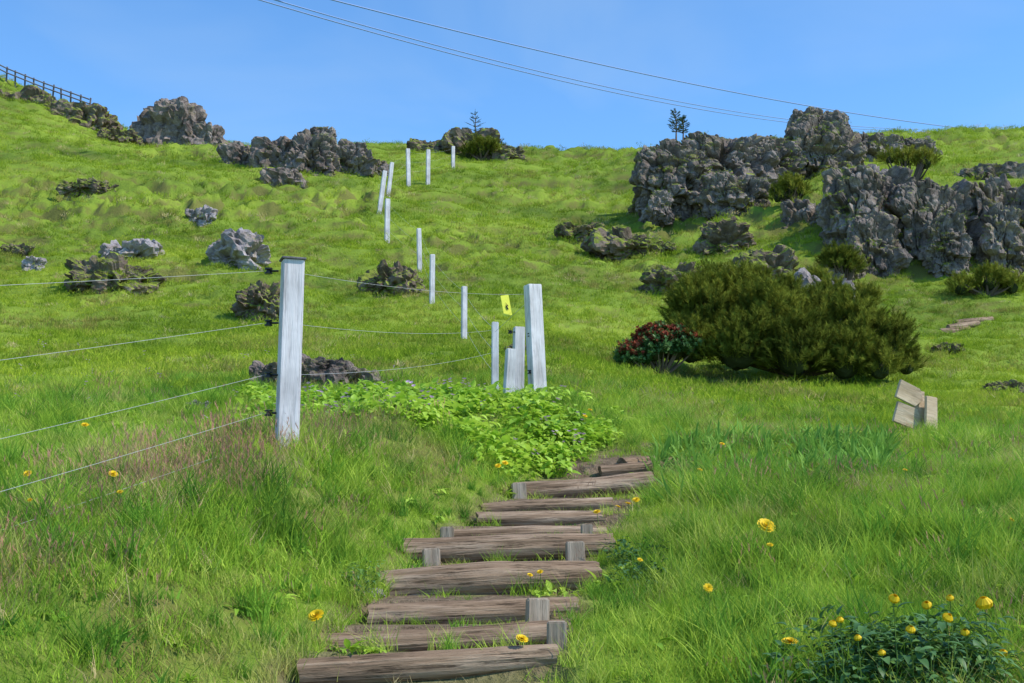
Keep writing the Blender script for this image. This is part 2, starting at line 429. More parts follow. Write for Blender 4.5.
# ---------------------------------------------------------------- rocks
import bmesh
_ico={}
def ico(n):
    if n not in _ico:
        bm=bmesh.new();bmesh.ops.create_icosphere(bm,subdivisions=n,radius=1)
        bm.verts.ensure_lookup_table()
        V=np.array([v.co[:] for v in bm.verts]);T=np.array([[v.index for v in f.verts] for f in bm.faces]);bm.free();_ico[n]=(V,T)
    return _ico[n]
def rockgeo(c,r,seed,sub=5,rough=1.,boxy=.5,cell=1.,vert=1.6,ledge=.3):
    V,T=ico(sub);V=V.copy();r=np.array(r,float)
    p=np.sign(V)*np.abs(V)**(1-.45*boxy);p/= (np.abs(p).max(1,keepdims=True)**boxy*np.linalg.norm(p,axis=1,keepdims=True)**(1-boxy))
    n=p/np.linalg.norm(p,axis=1,keepdims=True)
    W=p*r;q=W+c
    cs=cell*r.mean()*.75;s=1.0/cs
    big=fbm(q[:,0]*s*.5,q[:,1]*s*.5,q[:,2]*s*.5,2,seed+31)
    wx=fbm(q[:,0]*s,q[:,1]*s,q[:,2]*s,3,seed)*.6
    f1,f2,cc=worley(q[:,0]*s*1.2+wx,q[:,1]*s*1.2+wx,q[:,2]*s*1.2/vert*1.3,seed)
    g1,g2,gc=worley(q[:,0]*s*3+wx,q[:,1]*s*3,q[:,2]*s*3/vert*1.8+wx,seed+9)
    d=(cc-.5)*.8-.26*np.exp(-((f2-f1)/.08)**2)+(gc-.5)*.26-.10*np.exp(-((g2-g1)/.12)**2)+.15*wx+.6*big
    t=q[:,2]*s*.55+.9*wx+.35*big+.15*q[:,0]*s;t=t-np.floor(t)
    d+=ledge*(1-t)*(1-np.abs(n[:,2]))*1.6*sst(0,.12,t)
    d+=.07*fbm(q[:,0]*s*7,q[:,1]*s*7,q[:,2]*s*7,3,seed+4)
    W=W+n*(d*rough*cs)[:,None]
    return W+c,T
def rock(name,lst,mat,seed,sub=5,rough=1.,grassy=False,boxy=.5,cell=1.,vert=1.6,dep=.8,ledge=.3,gd=26):
    parts=[]
    for i,t in enumerate(lst):
        u0,u1,vt,vb,yy=t[:5]
        if yy is None:
            h=hit((u0+u1)/2,vb-2);yy=h[1] if h is not None else 70
        a=P((u0+u1)/2,(vt+vb)/2,yy);rx=(u1-u0)/2*yy/F;rz=(vb-vt)/2*yy/F
        ry=max(rx*dep,rz*.6)
        a[2]-=rz*.25;rzz=rz*1.3
        a[1]+=ry*.5
        parts.append(rockgeo(a,(rx,ry,rzz),seed+i*13,sub if len(t)<6 else t[5],rough,boxy,cell,vert,ledge))
    V,T=join(parts)
    me=mkmesh(name,V,T,False,mat);o=obj(name,me)
    if grassy:
        nn=np.cross(V[T[:,1]]-V[T[:,0]],V[T[:,2]]-V[T[:,0]]);ar=np.linalg.norm(nn,axis=1)/2
        nz=nn[:,2]/(2*ar+1e-9);cc=V[T].mean(1)
        pr=ar*(nz>.72)*(fbm(cc[:,0]*.7,cc[:,1]*.7,cc[:,2]*.7,2,5)>-.1)
        tot=pr.sum()
        if tot>0:
            k=min(int(tot*gd),9000);ch=R.choice(len(T),k,p=pr/tot)
            GP.append(cc[ch]-[0,0,.04]);GS.append(.3+.45*R.random(k));GI.append(R.integers(0,7,k))
    return o
rock('rock_tower',[(138,202,102,160,74),(180,222,122,158,73.5),(154,188,97,130,74.2)],M_rock,11,rough=.9,boxy=.5,vert=1.6,cell=.8)
rock('rock_outcrop',[(218,262,144,186,61),(250,300,138,186,60),(284,335,134,188,59,6),(318,372,142,188,59.5,6),(306,334,126,150,62),(262,304,170,196,56),(350,390,160,176,61)],M_rock,21,rough=1.,cell=.75,grassy=True)
rock('rock_outcrop',[(0,56,88,134,74),(50,112,104,138,73),(-60,20,86,134,73),(98,138,130,148,71)],M_rockm,31,rough=1.,grassy=True,cell=.7)
rock('rock_outcrop',[(404,450,138,168,71),(440,500,130,172,70),(490,525,148,166,69)],M_rockm,41,rough=1.,grassy=True,cell=.7)
rock('rock_crag',[(640,714,142,214,48,7),(672,772,132,214,49.5,7),(744,800,138,206,50,7),(786,858,122,198,50.5,7),(842,905,132,178,52,6),(890,936,136,168,53,6),(792,822,108,138,52),(814,850,112,146,52),
  (705,770,176,220,46,6),(650,672,190,218,46)],M_rockc,53,rough=1.05,grassy=True,cell=.6,vert=1.8,ledge=.4,gd=40)
rock('rock_cliff',[(832,912,166,296,40,7),(895,975,178,294,39.6,7),(960,1050,178,296,40,7),(1030,1140,174,300,39.5,6),(784,850,202,268,42.5,6),
  (850,900,215,290,38.6,6),(928,968,215,272,38.3,6),(990,1024,205,290,38.6,6),(795,850,268,300,37),(960,1030,166,196,45)],M_rockc,67,rough=1.1,grassy=True,cell=.6,vert=2.3,ledge=.4,gd=40)
for t in [(100,154,243,264),(206,262,237,268),(187,214,209,225),(24,44,255,271),(184,209,402,412)]:
    rock('boulder',[(*t,None,5)],M_rockl,int(t[0])+3,rough=1.2,sub=4)
for t in [(232,284,278,322),(358,424,265,296),(62,148,262,292),(598,666,228,260),(698,752,226,256),(645,707,264,296),(735,802,252,286),
          (630,670,190,216),(826,860,248,284),(556,602,223,240),(505,540,345,357),(0,30,245,257),(934,964,344,356),(983,1024,382,396),
          (700,760,270,286),(640,680,240,254),(60,112,180,195)]:
    rock('mossy_boulder',[(*t,None,5)],M_rockm,int(t[0])+5,rough=1.,sub=4,grassy=True,boxy=.3,gd=50)
rock('flat_rock',[(254,302,364,392,None,5),(290,347,359,390,None,5),(335,379,367,390,None,4)],M_rock,91,rough=1.,cell=.8)
rock('rock_behind_shrub',[(800,848,276,322,28.5,5)],M_rockl,97,rough=1.)
rock('small_stone',[(365,382,590,600,6.2,3)],M_rockl,101)
pos=np.concatenate(GP);n=len(pos)
instancer('hill_grass',cM,pos,frot(n,.25),np.concatenate(GS),np.concatenate(GI))

# ---------------------------------------------------------------- boxes / posts
def box(w,d,h,bev=.006,seg=2,taper=1.):
    bm=bmesh.new();bmesh.ops.create_cube(bm,size=1)
    bmesh.ops.scale(bm,vec=(w,d,h),verts=bm.verts);bmesh.ops.translate(bm,vec=(0,0,h/2),verts=bm.verts)
    for v in bm.verts:
        if v.co.z>h*.5:v.co.x*=taper;v.co.y*=taper
    bmesh.ops.bevel(bm,geom=list(bm.edges),offset=bev,segments=seg,affect='EDGES')
    return bm
def bm_obj(bm,name,mat,parent=None,loc=(0,0,0),rot=(0,0,0),smooth=False):
    me=bpy.data.meshes.new(name);bm.to_mesh(me);bm.free();me.materials.append(mat)
    for p_ in me.polygons:p_.use_smooth=smooth
    return obj(name,me,parent,loc,rot)
def tube(pts,r,name,mat,parent=None,sides=6):
    pts=np.array(pts,float);V=[];T=[]
    for i,p_ in enumerate(pts):
        d=pts[min(i+1,len(pts)-1)]-pts[max(i-1,0)];d/=np.linalg.norm(d)
        a=np.cross(d,[0,0,1.]);
        if np.linalg.norm(a)<1e-3:a=np.array([1.,0,0])
        a/=np.linalg.norm(a);b=np.cross(d,a)
        rr=r if np.isscalar(r) else r[i]
        for k in range(sides):
            t=6.2832*k/sides;V.append(p_+rr*(a*math.cos(t)+b*math.sin(t)))
    for i in range(len(pts)-1):
        for k in range(sides):
            a0=i*sides+k;a1=i*sides+(k+1)%sides;T+=[(a0,a1,a1+sides),(a0,a1+sides,a0+sides)]
    V=np.array(V);T=np.array(T)
    if name is None:return V,T
    return obj(name,mkmesh(name,V,T,True,mat),parent)
fence=empty('wire_fence')
def post(u,vt,vb,wpx,y,tilt=0,rotz=.1,name='post'):
    a=P(u,vb,y);h=(vb-vt)*y/F;zb=min(float(H(a[0],y)),a[2])-.3
    ht=a[2]+h-zb;w=wpx*y/F
    bm_obj(box(w,w*.9,ht,.006 if y<14 else .01,2,.97),name,M_post,fence,(a[0],y,zb),(0,tilt,rotz))
    return np.array([a[0],y,a[2]]),h,w
def wire(a,b,sag,r,name='wire'):
    t=np.linspace(0,1,14);p_=a[None]*(1-t[:,None])+b[None]*t[:,None];p_[:,2]-=sag*4*t*(1-t)
    tube(p_,r,name,M_wire,fence,5)
b1,h1,w1=post(286,257,449,22,7.5,.01,.32,'post_1')
capz=b1[2]+h1
bm_obj(box(w1*1.12,w1*1.05,.012,.003),'post_cap',M_fdark,fence,(b1[0]+.012,7.5,capz-.003),(0,.01,.32))
def insul(p_,s,parent):
    bm=bmesh.new();bmesh.ops.create_cone(bm,cap_ends=True,segments=12,radius1=.016*s,radius2=.011*s,depth=.03*s)
    for dz in(-.013,.013):
        r_=bmesh.ops.create_cone(bm,cap_ends=True,segments=12,radius1=.024*s,radius2=.024*s,depth=.009*s)
        bmesh.ops.translate(bm,vec=(0,0,dz*s),verts=r_['verts'])
    r_=bmesh.ops.create_cone(bm,cap_ends=True,segments=8,radius1=.006*s,radius2=.006*s,depth=.06*s)
    bmesh.ops.rotate(bm,verts=r_['verts'],matrix=mathutils.Matrix.Rotation(math.pi/2,3,'Y'),cent=(0,0,0));bmesh.ops.translate(bm,vec=(.03*s,0,0),verts=r_['verts'])
    bm_obj(bm,'insulator',M_black,parent,tuple(p_),(0,0,0))
vw=[(271,282),(323,357),(375,436),(413,489),(440,528)]
for va,vb_ in vw:
    a=P(268.5,va,7.5);insul(a,1.,fence);b=P(0,vb_,5.1);d=b-a
    wire(a-[.02,0,0],a+d*2.3,.015,.0010)
gp=[(540,283,404,15,12.6,-.05,.4),(517,326,403,11,12.9,.02,.2),(495,321,396,7,13.6,.0,.1),(506,348,402,10,12.3,.06,.3)]
gres=[post(*g,name='gate_post_%d'%(i+1)) for i,g in enumerate(gp)]
for vv in(300,335,372):insul(P(530,vv,12.55),1.,fence)
for vv in(332,352,372):insul(P(510,vv,12.85),.9,fence)
for (va,_),vb2,in zip(vw[:3],(294,330,352)):
    wire(P(286,va,7.6),P(495 if vb2>300 else 530,vb2,12.8),.05,.0011)
line=[(464,285,342,5.5,26,0),(432,253,299,5,31.5,.0),(420,227,267,4.5,37,.03),(387,197,242,5,42.5,0),(378,168,208,4.5,49,-.12),(387,160,196,4,53,-.1),(409,147,180,4,56,.03),(428,148,178,4,59,0),(453,145,168,3.4,64,0)]
prev=None
for i,(u,vt,vb,w,y,tl) in enumerate(line):
    bb,hh,ww=post(u,vt,vb,w,y,-tl,.3,'post_%d'%(i+2))
    if prev is None:prev=(gres[2][0],gres[2][1])
    for fr in(.9,.6,.3):
        wire(prev[0]+[0,0,prev[1]*fr],bb+[0,0,hh*fr],.06,.0018)
    prev=(bb,hh)
tg=empty('electric_fence_warning_tag',tuple(P(508,306,12.7)))
bm_obj(box(.095,.006,.21,.002),'tag_plate',M_sign,tg,(0,0,-.1),(.0,-.2,.5))
bm=bmesh.new();v=[bm.verts.new(q) for q in((0,0,0),(.022,0,.0),(.008,0,.035),(.026,0,.032),(-.006,0,.078),(.008,0,.042),(-.010,0,.045))];bm.faces.new(v)
bm_obj(bm,'lightning_mark',M_black,tg,(-.01,-.016,-.04),(0,-.2,.5))
wire(P(495,332,13.5),P(538,292,12.6),.0,.002)

# ---------------------------------------------------------------- log stairway
stairs=empty('log_stairway')
def log(a,b,rad,name,seed):
    a=np.array(a);b=np.array(b);L=np.linalg.norm(b-a);ns=50;sd=28
    t=np.linspace(0,1,ns);th=np.arange(sd)*2*math.pi/sd
    Tt,Th=np.meshgrid(t,th,indexing='ij');xx=(Tt-.5)*L
    cy,cz=np.cos(Th),np.sin(Th)
    rr=rad*(1+.10*fbm(xx*2.5+seed,cy*1.2,cz*1.2,3,seed)+.05*fbm(xx*3,cy*6,cz*6,3,seed+5)-.10*np.exp(-((vn(xx*1.5,cy*3.0,cz*3.0,seed+7))/.06)**2)*.6)
    rr=rr*(1+.08*vn(xx*1.2,xx*0,xx*0,seed+3)-.06*(Tt-.5))
    ex=.012*vn(Th*0+seed,cy*2,cz*2,seed+2)*np.where(Tt<.5,-1,1)*((Tt<.001)|(Tt>.999))
    V=np.stack([xx+ex,rr*cy,rr*cz+ .015*vn(xx*1.6,xx*0,xx*0,seed+8)],-1).reshape(-1,3)
    i=np.arange(ns*sd).reshape(ns,sd);j=np.roll(i,-1,1)
    Q=np.stack([i[:-1],j[:-1],j[1:],i[1:]],-1).reshape(-1,4)
    T=np.concatenate([Q[:,[0,1,2]],Q[:,[0,2,3]]]);n0=len(V)
    V=np.concatenate([V,[[-L/2,0,0],[L/2,0,0]]])
    c0=np.stack([np.full(sd,n0),j[0],i[0]],1);c1=np.stack([np.full(sd,n0+1),i[-1],j[-1]],1)
    me=mkmesh(name,V,np.concatenate([T,c0,c1]),False,M_log)
    d=(b-a)/L;o=obj(name,me,stairs,tuple((a+b)/2));o.rotation_mode='QUATERNION'
    o.rotation_quaternion=Vector(d).to_track_quat('X','Z');return o
for i,(ua,ub,va,vb,y,th) in enumerate(STEPS):
    log(P(ua,va,y-.02),P(ub,vb,y+.10),th*y/F*.5,'step_log_%d'%(i+1),i*7+3)
def stake(u,vt,vb,w,y):
    a=P(u,vb,y);h=(vb-vt)*y/F+.08;bm_obj(box(w*y/F,.05,h,.006,2,.96),'stake',M_stake,stairs,(a[0],a[1],a[2]-.08),(.0,R.normal(0,.03),R.normal(0.15,.1)))
for t in [(557,622,640,20,5.38),(537,599,618,23,5.86),(432,549,570,18,6.86),(576,542,563,19,6.92),(447,527,542,14,7.36),(521,483,503,15,8.82),(587,524,535,12,7.42)]:stake(*t)
for i,(ua,ub,va,vb) in enumerate([(940,968,333,329),(948,978,328,324),(955,992,323,320)]):
    h=hit((ua+ub)/2,(va+vb)/2)
    log(P(ua,va,h[1]-.3),P(ub,vb,h[1]+.1),.09,'far_step_log_%d'%(i+1),50+i)
for i,(ua,ub,va,vb) in enumerate([(622,655,466,463),(695,735,458,446)]):
    h=hit((ua+ub)/2,(va+vb)/2+2)
    log(P(ua,va,h[1]),P(ub,vb,h[1]+.3),.05,'upper_step_log_%d'%(i+1),60+i)

# ---------------------------------------------------------------- wooden signpost at right
ys=11.6;k_=ys/F;c0=P(915,441,ys)
sg=empty('wooden_signpost',tuple(c0));zg=min(float(H(c0[0],ys))-c0[2],0)
bm_obj(box(9*k_,8*k_,50*k_-zg+.15,.006),'post',M_board,sg,(3*k_,0,zg-.15),(0,.06,.5))
def arrowboard(L,Hh,tk):
    bm=bmesh.new();pts=[(-L/2,-Hh/2),(L/2-Hh*.35,-Hh/2),(L/2,0),(L/2-Hh*.35,Hh/2),(-L/2,Hh/2)]
    f=bm.faces.new([bm.verts.new((a,0,b)) for a,b in pts]);e=bmesh.ops.extrude_face_region(bm,geom=[f])
    bmesh.ops.translate(bm,vec=(0,tk,0),verts=[v for v in e['geom'] if isinstance(v,bmesh.types.BMVert)])
    bmesh.ops.recalc_face_normals(bm,faces=bm.faces);bmesh.ops.bevel(bm,geom=list(bm.edges),offset=.004,segments=2,affect='EDGES');return bm
bm_obj(arrowboard(31*k_,19*k_,.03),'board_1',M_board,sg,(-5*k_,-.09,46*k_),(0,.38,.35))
bm_obj(arrowboard(31*k_,21*k_,.03),'board_2',M_board,sg,(-8*k_,-.09,24*k_),(0,.32,.3))
bm_obj(box(18*k_,.03,46*k_,.006,2,.9),'board_3',M_board,sg,(13*k_,-.07,-2*k_),(0,.08,.55))

# ---------------------------------------------------------------- shrubs
def needle_tuft(n,ln,w,up=.6,stem=True):
    V=[];T=[]
    for i in range(n):
        h=R.random();a=R.random()*6.28;l=ln*(1.1-.4*h)
        d=np.array([math.cos(a),math.sin(a),up+.5*h]);d/=np.linalg.norm(d);b=np.array([0,0,h*.8])
        s=np.array([-math.sin(a),math.cos(a),0])*w/2;o=len(V);V+=[b-s,b+s,b+d*l];T.append((o,o+1,o+2))
    if stem:
        o=len(V);V+=[np.array([-.02,0,-.3]),np.array([.02,0,-.3]),np.array([0,0,.9])];T.append((o,o+1,o+2))
    return np.array(V),np.array(T)
def leaf_tuft(n,ln,w):
    V=[];T=[]
    for i in range(n):
        h=R.random();a=R.random()*6.28;d=np.array([math.cos(a),math.sin(a),.2+.8*h]);d/=np.linalg.norm(d)
        b=np.array([0,0,h*.7]);s=np.array([-math.sin(a),math.cos(a),0])*w/2;o=len(V)
        V+=[b,b+d*ln*.5-s,b+d*ln,b+d*ln*.5+s];T+=[(o,o+1,o+2),(o,o+2,o+3)]
    return np.array(V),np.array(T)
def shrub(name,lobes,y,ntuft,tsz,mat,templ,mat2=None,top=.0,core=M_core,depth=1.1,jit=.25,lumpk=.45):
    par=empty(name,tuple(P(lobes[0][0],lobes[0][1],y)));inv=-np.array(par.location)
    C=[];RR=[]
    for (u,v,r,*dy) in lobes:
        d_=dy[0] if dy else 0
        C.append(P(u,v,y+d_));RR.append(r*y/F)
    C=np.array(C);RR=np.array(RR);pr=RR**2/sum(RR**2)
    ch=R.choice(len(C),ntuft,p=pr);D=R.normal(size=(ntuft,3));D/=np.linalg.norm(D,axis=1,keepdims=True)
    D[:,2]=np.where(D[:,2]<-.35,-D[:,2],D[:,2])
    lump=1+lumpk*fbm(D[:,0]*3+ch*3,D[:,1]*3,D[:,2]*3,3,8)
    rad=RR[ch]*lump*(1-jit*R.random(ntuft)**2)
    pos=C[ch]+D*rad[:,None]*np.array([1,depth,1])
    ins=np.zeros(ntuft,bool)
    for i in range(len(C)):
        q=(pos-C[i])/np.array([1,depth,1]);ins|=(np.linalg.norm(q,axis=1)<RR[i]*.58)&(ch!=i)
    zg_=H(pos[:,0],pos[:,1]);keep=(~ins)&(pos[:,2]>zg_-.05)
    pos,D=pos[keep],D[keep];n=len(pos)
    dirs=D*.7+np.array([0,0,.75])+R.normal(0,.25,(n,3))
    sc=tsz*(.6+.8*R.random(n))
    tsel=R.integers(0,len(templ),n);isr=(D[:,2]>top)&(R.random(n)<.65) if mat2 else np.zeros(n,bool)
    for nm,mk,mt in(('foliage',~isr,mat),('blossom',isr,mat2)):
        if mt is None or mk.sum()==0:continue
        prt=[]
        for k in range(len(templ)):
            s_=mk&(tsel==k)
            if s_.sum():prt.append(stamp(*templ[k],pos[s_],dirs[s_],sc[s_]))
        V,T=join(prt);obj(nm,mkmesh(nm,V+inv,T,False,mt),par)
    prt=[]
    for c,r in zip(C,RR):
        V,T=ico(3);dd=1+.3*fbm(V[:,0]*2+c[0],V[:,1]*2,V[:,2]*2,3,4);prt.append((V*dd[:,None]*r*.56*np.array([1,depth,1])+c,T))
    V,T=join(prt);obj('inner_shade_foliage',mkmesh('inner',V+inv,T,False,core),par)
    prt=[];b0=C.mean(0);b0[2]=float(H(b0[0],b0[1]))
    for k in range(26):
        e=pos[R.integers(0,n)];m_=(b0+e)/2+np.array([0,0,-.1]);t=np.linspace(0,1,6)[:,None]
        pp=(1-t)**2*b0+2*t*(1-t)*m_+t*t*e;prt.append(tube(pp,np.linspace(.035,.008,6)*y/24,None,None,sides=5))
    V,T=join(prt);obj('branches',mkmesh('branches',V+inv,T,False,M_twig),par)
pt=[needle_tuft(46,.42,.04) for i in range(4)]
shrub('dwarf_mountain_pine',[(702,318,29),(728,300,25,.4),(768,322,30,-.3),(812,326,28,.3),(850,332,29),(884,349,24),(906,368,12),(692,350,23,-.5),(738,352,32,-.7),(792,358,30,-.8),
  (845,364,26,-.6),(752,288,14,.8),(880,370,16,-.8),(708,287,13,1.),(830,306,17,1.2),(866,304,11,1.),(787,298,13,1.),(690,300,12,.5),(900,335,10,.3)],24.6,7500,.27,M_pine,pt,depth=1.15,jit=.5,lumpk=.65)
lt=[leaf_tuft(16,.5,.2) for i in range(3)]
shrub('alpenrose_shrub',[(655,350,20),(674,350,19,.1),(634,360,15,-.1),(658,340,12),(684,345,14)],23.7,3000,.11,M_dark,lt,M_rhodo,.2)
shrub('juniper_shrub',[(482,152,11),(494,153,9),(470,156,7)],69,400,.4,M_pine,pt)
shrub('juniper_shrub',[(838,266,14),(850,270,10)],37,400,.3,M_pine,pt)
shrub('juniper_shrub',[(790,190,10),(778,198,8),(802,194,7)],44.5,300,.3,M_pine,pt)
shrub('juniper_shrub',[(815,290,13),(800,292,10)],34,350,.3,M_pine,pt)
shrub('juniper_shrub',[(990,284,12),(960,290,9),(1012,288,10)],36.5,350,.3,M_pine,pt)
shrub('juniper_shrub',[(905,162,8),(925,164,9),(890,160,7)],43,260,.3,M_pine,pt)
def sapling(name,u,vt,vb,y,seed):
    base=P(u,vb,y);hh=(vb-vt)*y/F;par=empty(name,tuple(base));rs=np.random.default_rng(seed)
    obj('trunk',mkmesh('trunk',*tube([(0,0,-.4),(.02,0,hh*.5),(0,0,hh)],[.05,.03,.008],None,None),True,M_twig),par)
    ps=[];ds=[];ss=[];br=[]
    for k in range(8):
        z=hh*(.14+.10*k);ln=hh*.34*(1-k/9)*(.6+.6*rs.random())
        for j in range(5):
            a=rs.random()*6.28;e=np.array([math.cos(a)*ln,math.sin(a)*ln,z+ln*.35]);s=np.array([0,0,z])
            br.append(tube([s,(s+e)/2,e],[.014,.011,.006],None,None,sides=4))
            for t in np.linspace(.35,1,5):ps.append(s+(e-s)*t);ds.append(e-s+np.array([0,0,ln*.2]));ss.append(.19*(1.2-.5*t))
    V,T=join(br);obj('branches',mkmesh('b',V,T,False,M_twig),par)
    V,T=stamp(*needle_tuft(14,.5,.06),np.array(ps),np.array(ds),np.array(ss));obj('needles',mkmesh('n',V,T,False,M_conifer),par)
sapling('conifer_sapling',475,106,148,70,1);sapling('conifer_sapling',676,106,136,50,2);sapling('conifer_sapling',683,114,136,50.5,3)

# ---------------------------------------------------------------- leafy plants
def leafshape(cx,L,W,fold,n=5,bend=.3):
    V=[];T=[]
    for i in range(n+1):
        t=i/n;w=W*math.sin(math.pi*min(1,t**.8))**.8*.5 if 0<t<1 else 0.001
        z=-bend*L*t*t
        V+=[(-w,t*L,z+fold*w),(0,t*L,z),(w,t*L,z+fold*w)]
    for i in range(n):
        o=i*3
        T+=[(o,o+1,o+4),(o,o+4,o+3),(o+1,o+2,o+5),(o+1,o+5,o+4)]
    return np.array(V),np.array(T)
def plant(n,L,W,hmin,hmax,spread,elev,bend,stem=.004):
    prt=[]
    for i in range(n):
        a=R.random()*6.28;l=L*(.6+.6*R.random());V,T=leafshape(0,l,W*l/L,.35,bend=bend*(.6+.8*R.random()))
        e=elev+R.normal(0,.3);ce,se=math.cos(e),math.sin(e)
        V=np.stack([V[:,0],V[:,1]*ce-V[:,2]*se,V[:,1]*se+V[:,2]*ce],1)
        h=hmin+(hmax-hmin)*R.random();r=spread*math.sqrt(R.random());ca,sa=math.cos(a),math.sin(a)
        V=np.stack([V[:,0]*ca-V[:,1]*sa,V[:,0]*sa+V[:,1]*ca,V[:,2]],1)+np.array([-sa*r,ca*r,h])
        prt.append((V,T))
        p0=np.array([0,0,-.03]);p1=np.array([-sa*r,ca*r,h]);s=np.array([stem/2,0,0])
        prt.append((np.array([p0-s,p0+s,p1]),np.array([[0,1,2]])))
    return join(prt)
def region(n,poly_fn):
    out=[]
    while len(out)<n:
        u,v=poly_fn();h=hit(u,v)
        if h is not None:out.append(h)
    return np.array(out)
def scat(name,coll,nv,pts,s0,s1,tilt=.2):
    n=len(pts);instancer(name,coll,pts,frot(n,tilt),s0+(s1-s0)*R.random(n),R.integers(0,nv,n))
cB=clump_collection('broadleaf_plant',[mkmesh('p',*plant(18,.048,.042,.02,.12,.10,.3,.5,.003),True,M_broad) for i in range(4)])
def wx_area(n,x0,x1,y0,y1,fn):
    o=[]
    while len(o)<n:
        x_=R.uniform(x0,x1);y_=R.uniform(y0,y1)
        if fn(x_,y_):o.append((x_,y_,float(H(x_,y_))))
    return np.array(o)
def broadfn(x_,y_):
    u=512+F*x_/y_
    lo=8.9+max(0,(430-u))*.005+.3*math.sin(u*.03)
    nz=fbm(np.array([x_*1.3]),np.array([y_*1.3]),np.array([0.]),2,13)[0]
    return u>245 and u<615-(y_-9.5)*5 and y_>lo and abs(x_-float(xc(y_)))>.42 and nz>-.25+R.normal(0,.14)
scat('broadleaf_plants',cB,4,wx_area(1100,-2.9,1.5,8.7,12.6,broadfn),.55,1.5)
cL=clump_collection('lance_leaf_plant',[mkmesh('p',*plant(12,.15,.016,.0,.04,.07,1.1,.3,.003),True,M_lance) for i in range(4)])
def lfn(x_,y_):
    u=512+F*x_/y_;return 655<u<890 and (fbm(np.array([x_*.9]),np.array([y_*.9]),np.array([0.]),2,3)[0]>.0 or R.random()<.3)
scat('lance_leaf_plants',cL,4,wx_area(280,.9,3.6,8.0,11.,lfn),.6,1.25)
cW=clump_collection('meadow_weed',[mkmesh('p',*plant(8,.06,.024,.0,.03,.03,.5,.5,.003),True,M_broad) for i in range(3)])
xw,yw=samp(800,3,13,.48);kk=np.abs(xw-xc(yw))>.5;xw,yw=xw[kk],yw[kk]
scat('meadow_weeds',cW,3,np.stack([xw,yw,H(xw,yw)+.01],1),.6,1.2)
scat('stair_weeds',cW,3,np.array([hit(u,v) for u,v in[(552,596),(560,592),(570,597),(380,658),(365,655),(350,656),(600,586),(610,590),(345,580),(535,597),(640,478)]]),.8,1.3)
cG=clump_collection('globeflower_plant',[mkmesh('p',*plant(40,.045,.026,.03,.19,.13,.4,.5,.003),True,M_dark) for i in range(3)])
def gl():
    u=R.normal(905,48);return u,R.uniform(655,708)+abs(u-905)*.12
gpts=region(70,gl);scat('globeflower_bush',cG,3,gpts,.6,1.15)
gl2=region(14,lambda:(R.uniform(612,660),R.uniform(560,600)));scat('dark_herbs',cG,3,gl2,.4,.75)
gl3=region(8,lambda:(R.uniform(335,380),R.uniform(575,600)));scat('dark_herbs',cG,3,gl3,.4,.65)

# ---------------------------------------------------------------- flowers
def flowerhead(r,np_,lay,mat,name,par,loc,ball=False):
    V=[];T=[]
    for l in range(lay):
        e=.15+l*(1.2/lay);rr=r*(1-.22*l*3/lay)
        for i in range(np_):
            a=6.283*(i+.5*l)/np_+R.normal(0,.06);w=r*.13;o=len(V)
            if ball:
                rd=[0,.85*rr,1.0*rr,.45*rr];zz=[0,.2*r,.8*r,1.45*r];ww=[.1*r,.5*r,.5*r,.2*r]
            else:
                rd=[0,rr*.5*math.cos(e),rr*math.cos(e)];zz=[.0,rr*.5*math.sin(e),rr*math.sin(e)*.85];ww=[w*.5,w,w*.9]
            for d_,z_,w_ in zip(rd,zz,ww):
                V+=[(math.cos(a)*d_+math.sin(a)*w_,math.sin(a)*d_-math.cos(a)*w_,z_),(math.cos(a)*d_-math.sin(a)*w_,math.sin(a)*d_+math.cos(a)*w_,z_)]
            for k in range(len(rd)-1):
                b=o+2*k;T+=[(b,b+1,b+3),(b,b+3,b+2)]
    return obj(name,mkmesh(name,np.array(V),np.array(T),False,mat),par,loc,(R.normal(-.0,.2)+.5,R.normal(0,.25),R.random()*.5))
def flower(name,u,v,d,ball=False,y=None,lift=.13):
    if y is None:
        for yy in np.arange(3.,16,.04):
            c=P(u,v,yy)
            if c[2]-float(H(c[0],yy))<lift*(1 if yy<9 else 1.3):y=yy;break
        if y is None:return
    c=P(u,v,y);g=float(H(c[0],y));r=max(d*.5*y/F,.012)
    par=empty(name,(c[0],y,g));z=c[2]-g
    obj('stem',mkmesh('stem',*tube([(0,0,-.02),(.006,0,z*.5),(0,0,z)],.0022,None,None,sides=5),True,M_stem),par)
    flowerhead(r,9 if ball else 18,2 if ball else 4,M_yellow,'flower_head',par,(0,0,z),ball)
for u,v,d in[(766,526,19),(790,642,17),(316,616,17),(522,639,13),(628,504,9),(636,500,8),(708,588,10),(27,474,10),(113,474,10),(540,572,7),(85,425,8),(505,463,7),(498,466,7),(722,444,6),(120,492,7),(597,512,8),(770,545,7),(640,560,6),(700,470,6),(30,500,6),(590,410,5),(585,416,5),(905,470,5),(618,507,7),(530,575,6),(1012,520,6)]:
    flower('dandelion',u,v,d)
for u,v,d in[(985,608,15),(946,620,10),(893,601,10),(927,607,9),(882,655,7),(965,634,8),(858,640,7),(1003,655,8),(832,626,8),(910,632,9),(840,622,7),(950,600,6)]:
    flower('globeflower',u,v,d,True,y=4.3,)
def minif(mat,r):
    V=[];T=[]
    for k in range(3):
        c=np.array([R.normal(0,.03),R.normal(0,.03),.10+.06*R.random()])
        for i in range(7):
            a=i*.9;o=len(V);d=np.array([math.cos(a),math.sin(a),.5])*r;s=np.array([-math.sin(a),math.cos(a),0])*r*.4
            V+=[c,c+d-s,c+d+s];T.append((o,o+1,o+2))
    return mkmesh('f',np.array(V),np.array(T),False,mat)
cP=clump_collection('lilac_flower',[minif(M_purple,.014) for i in range(2)])
pl1=wx_area(80,-2.,1.0,9.4,12.4,broadfn);pl1[:,2]+=.03
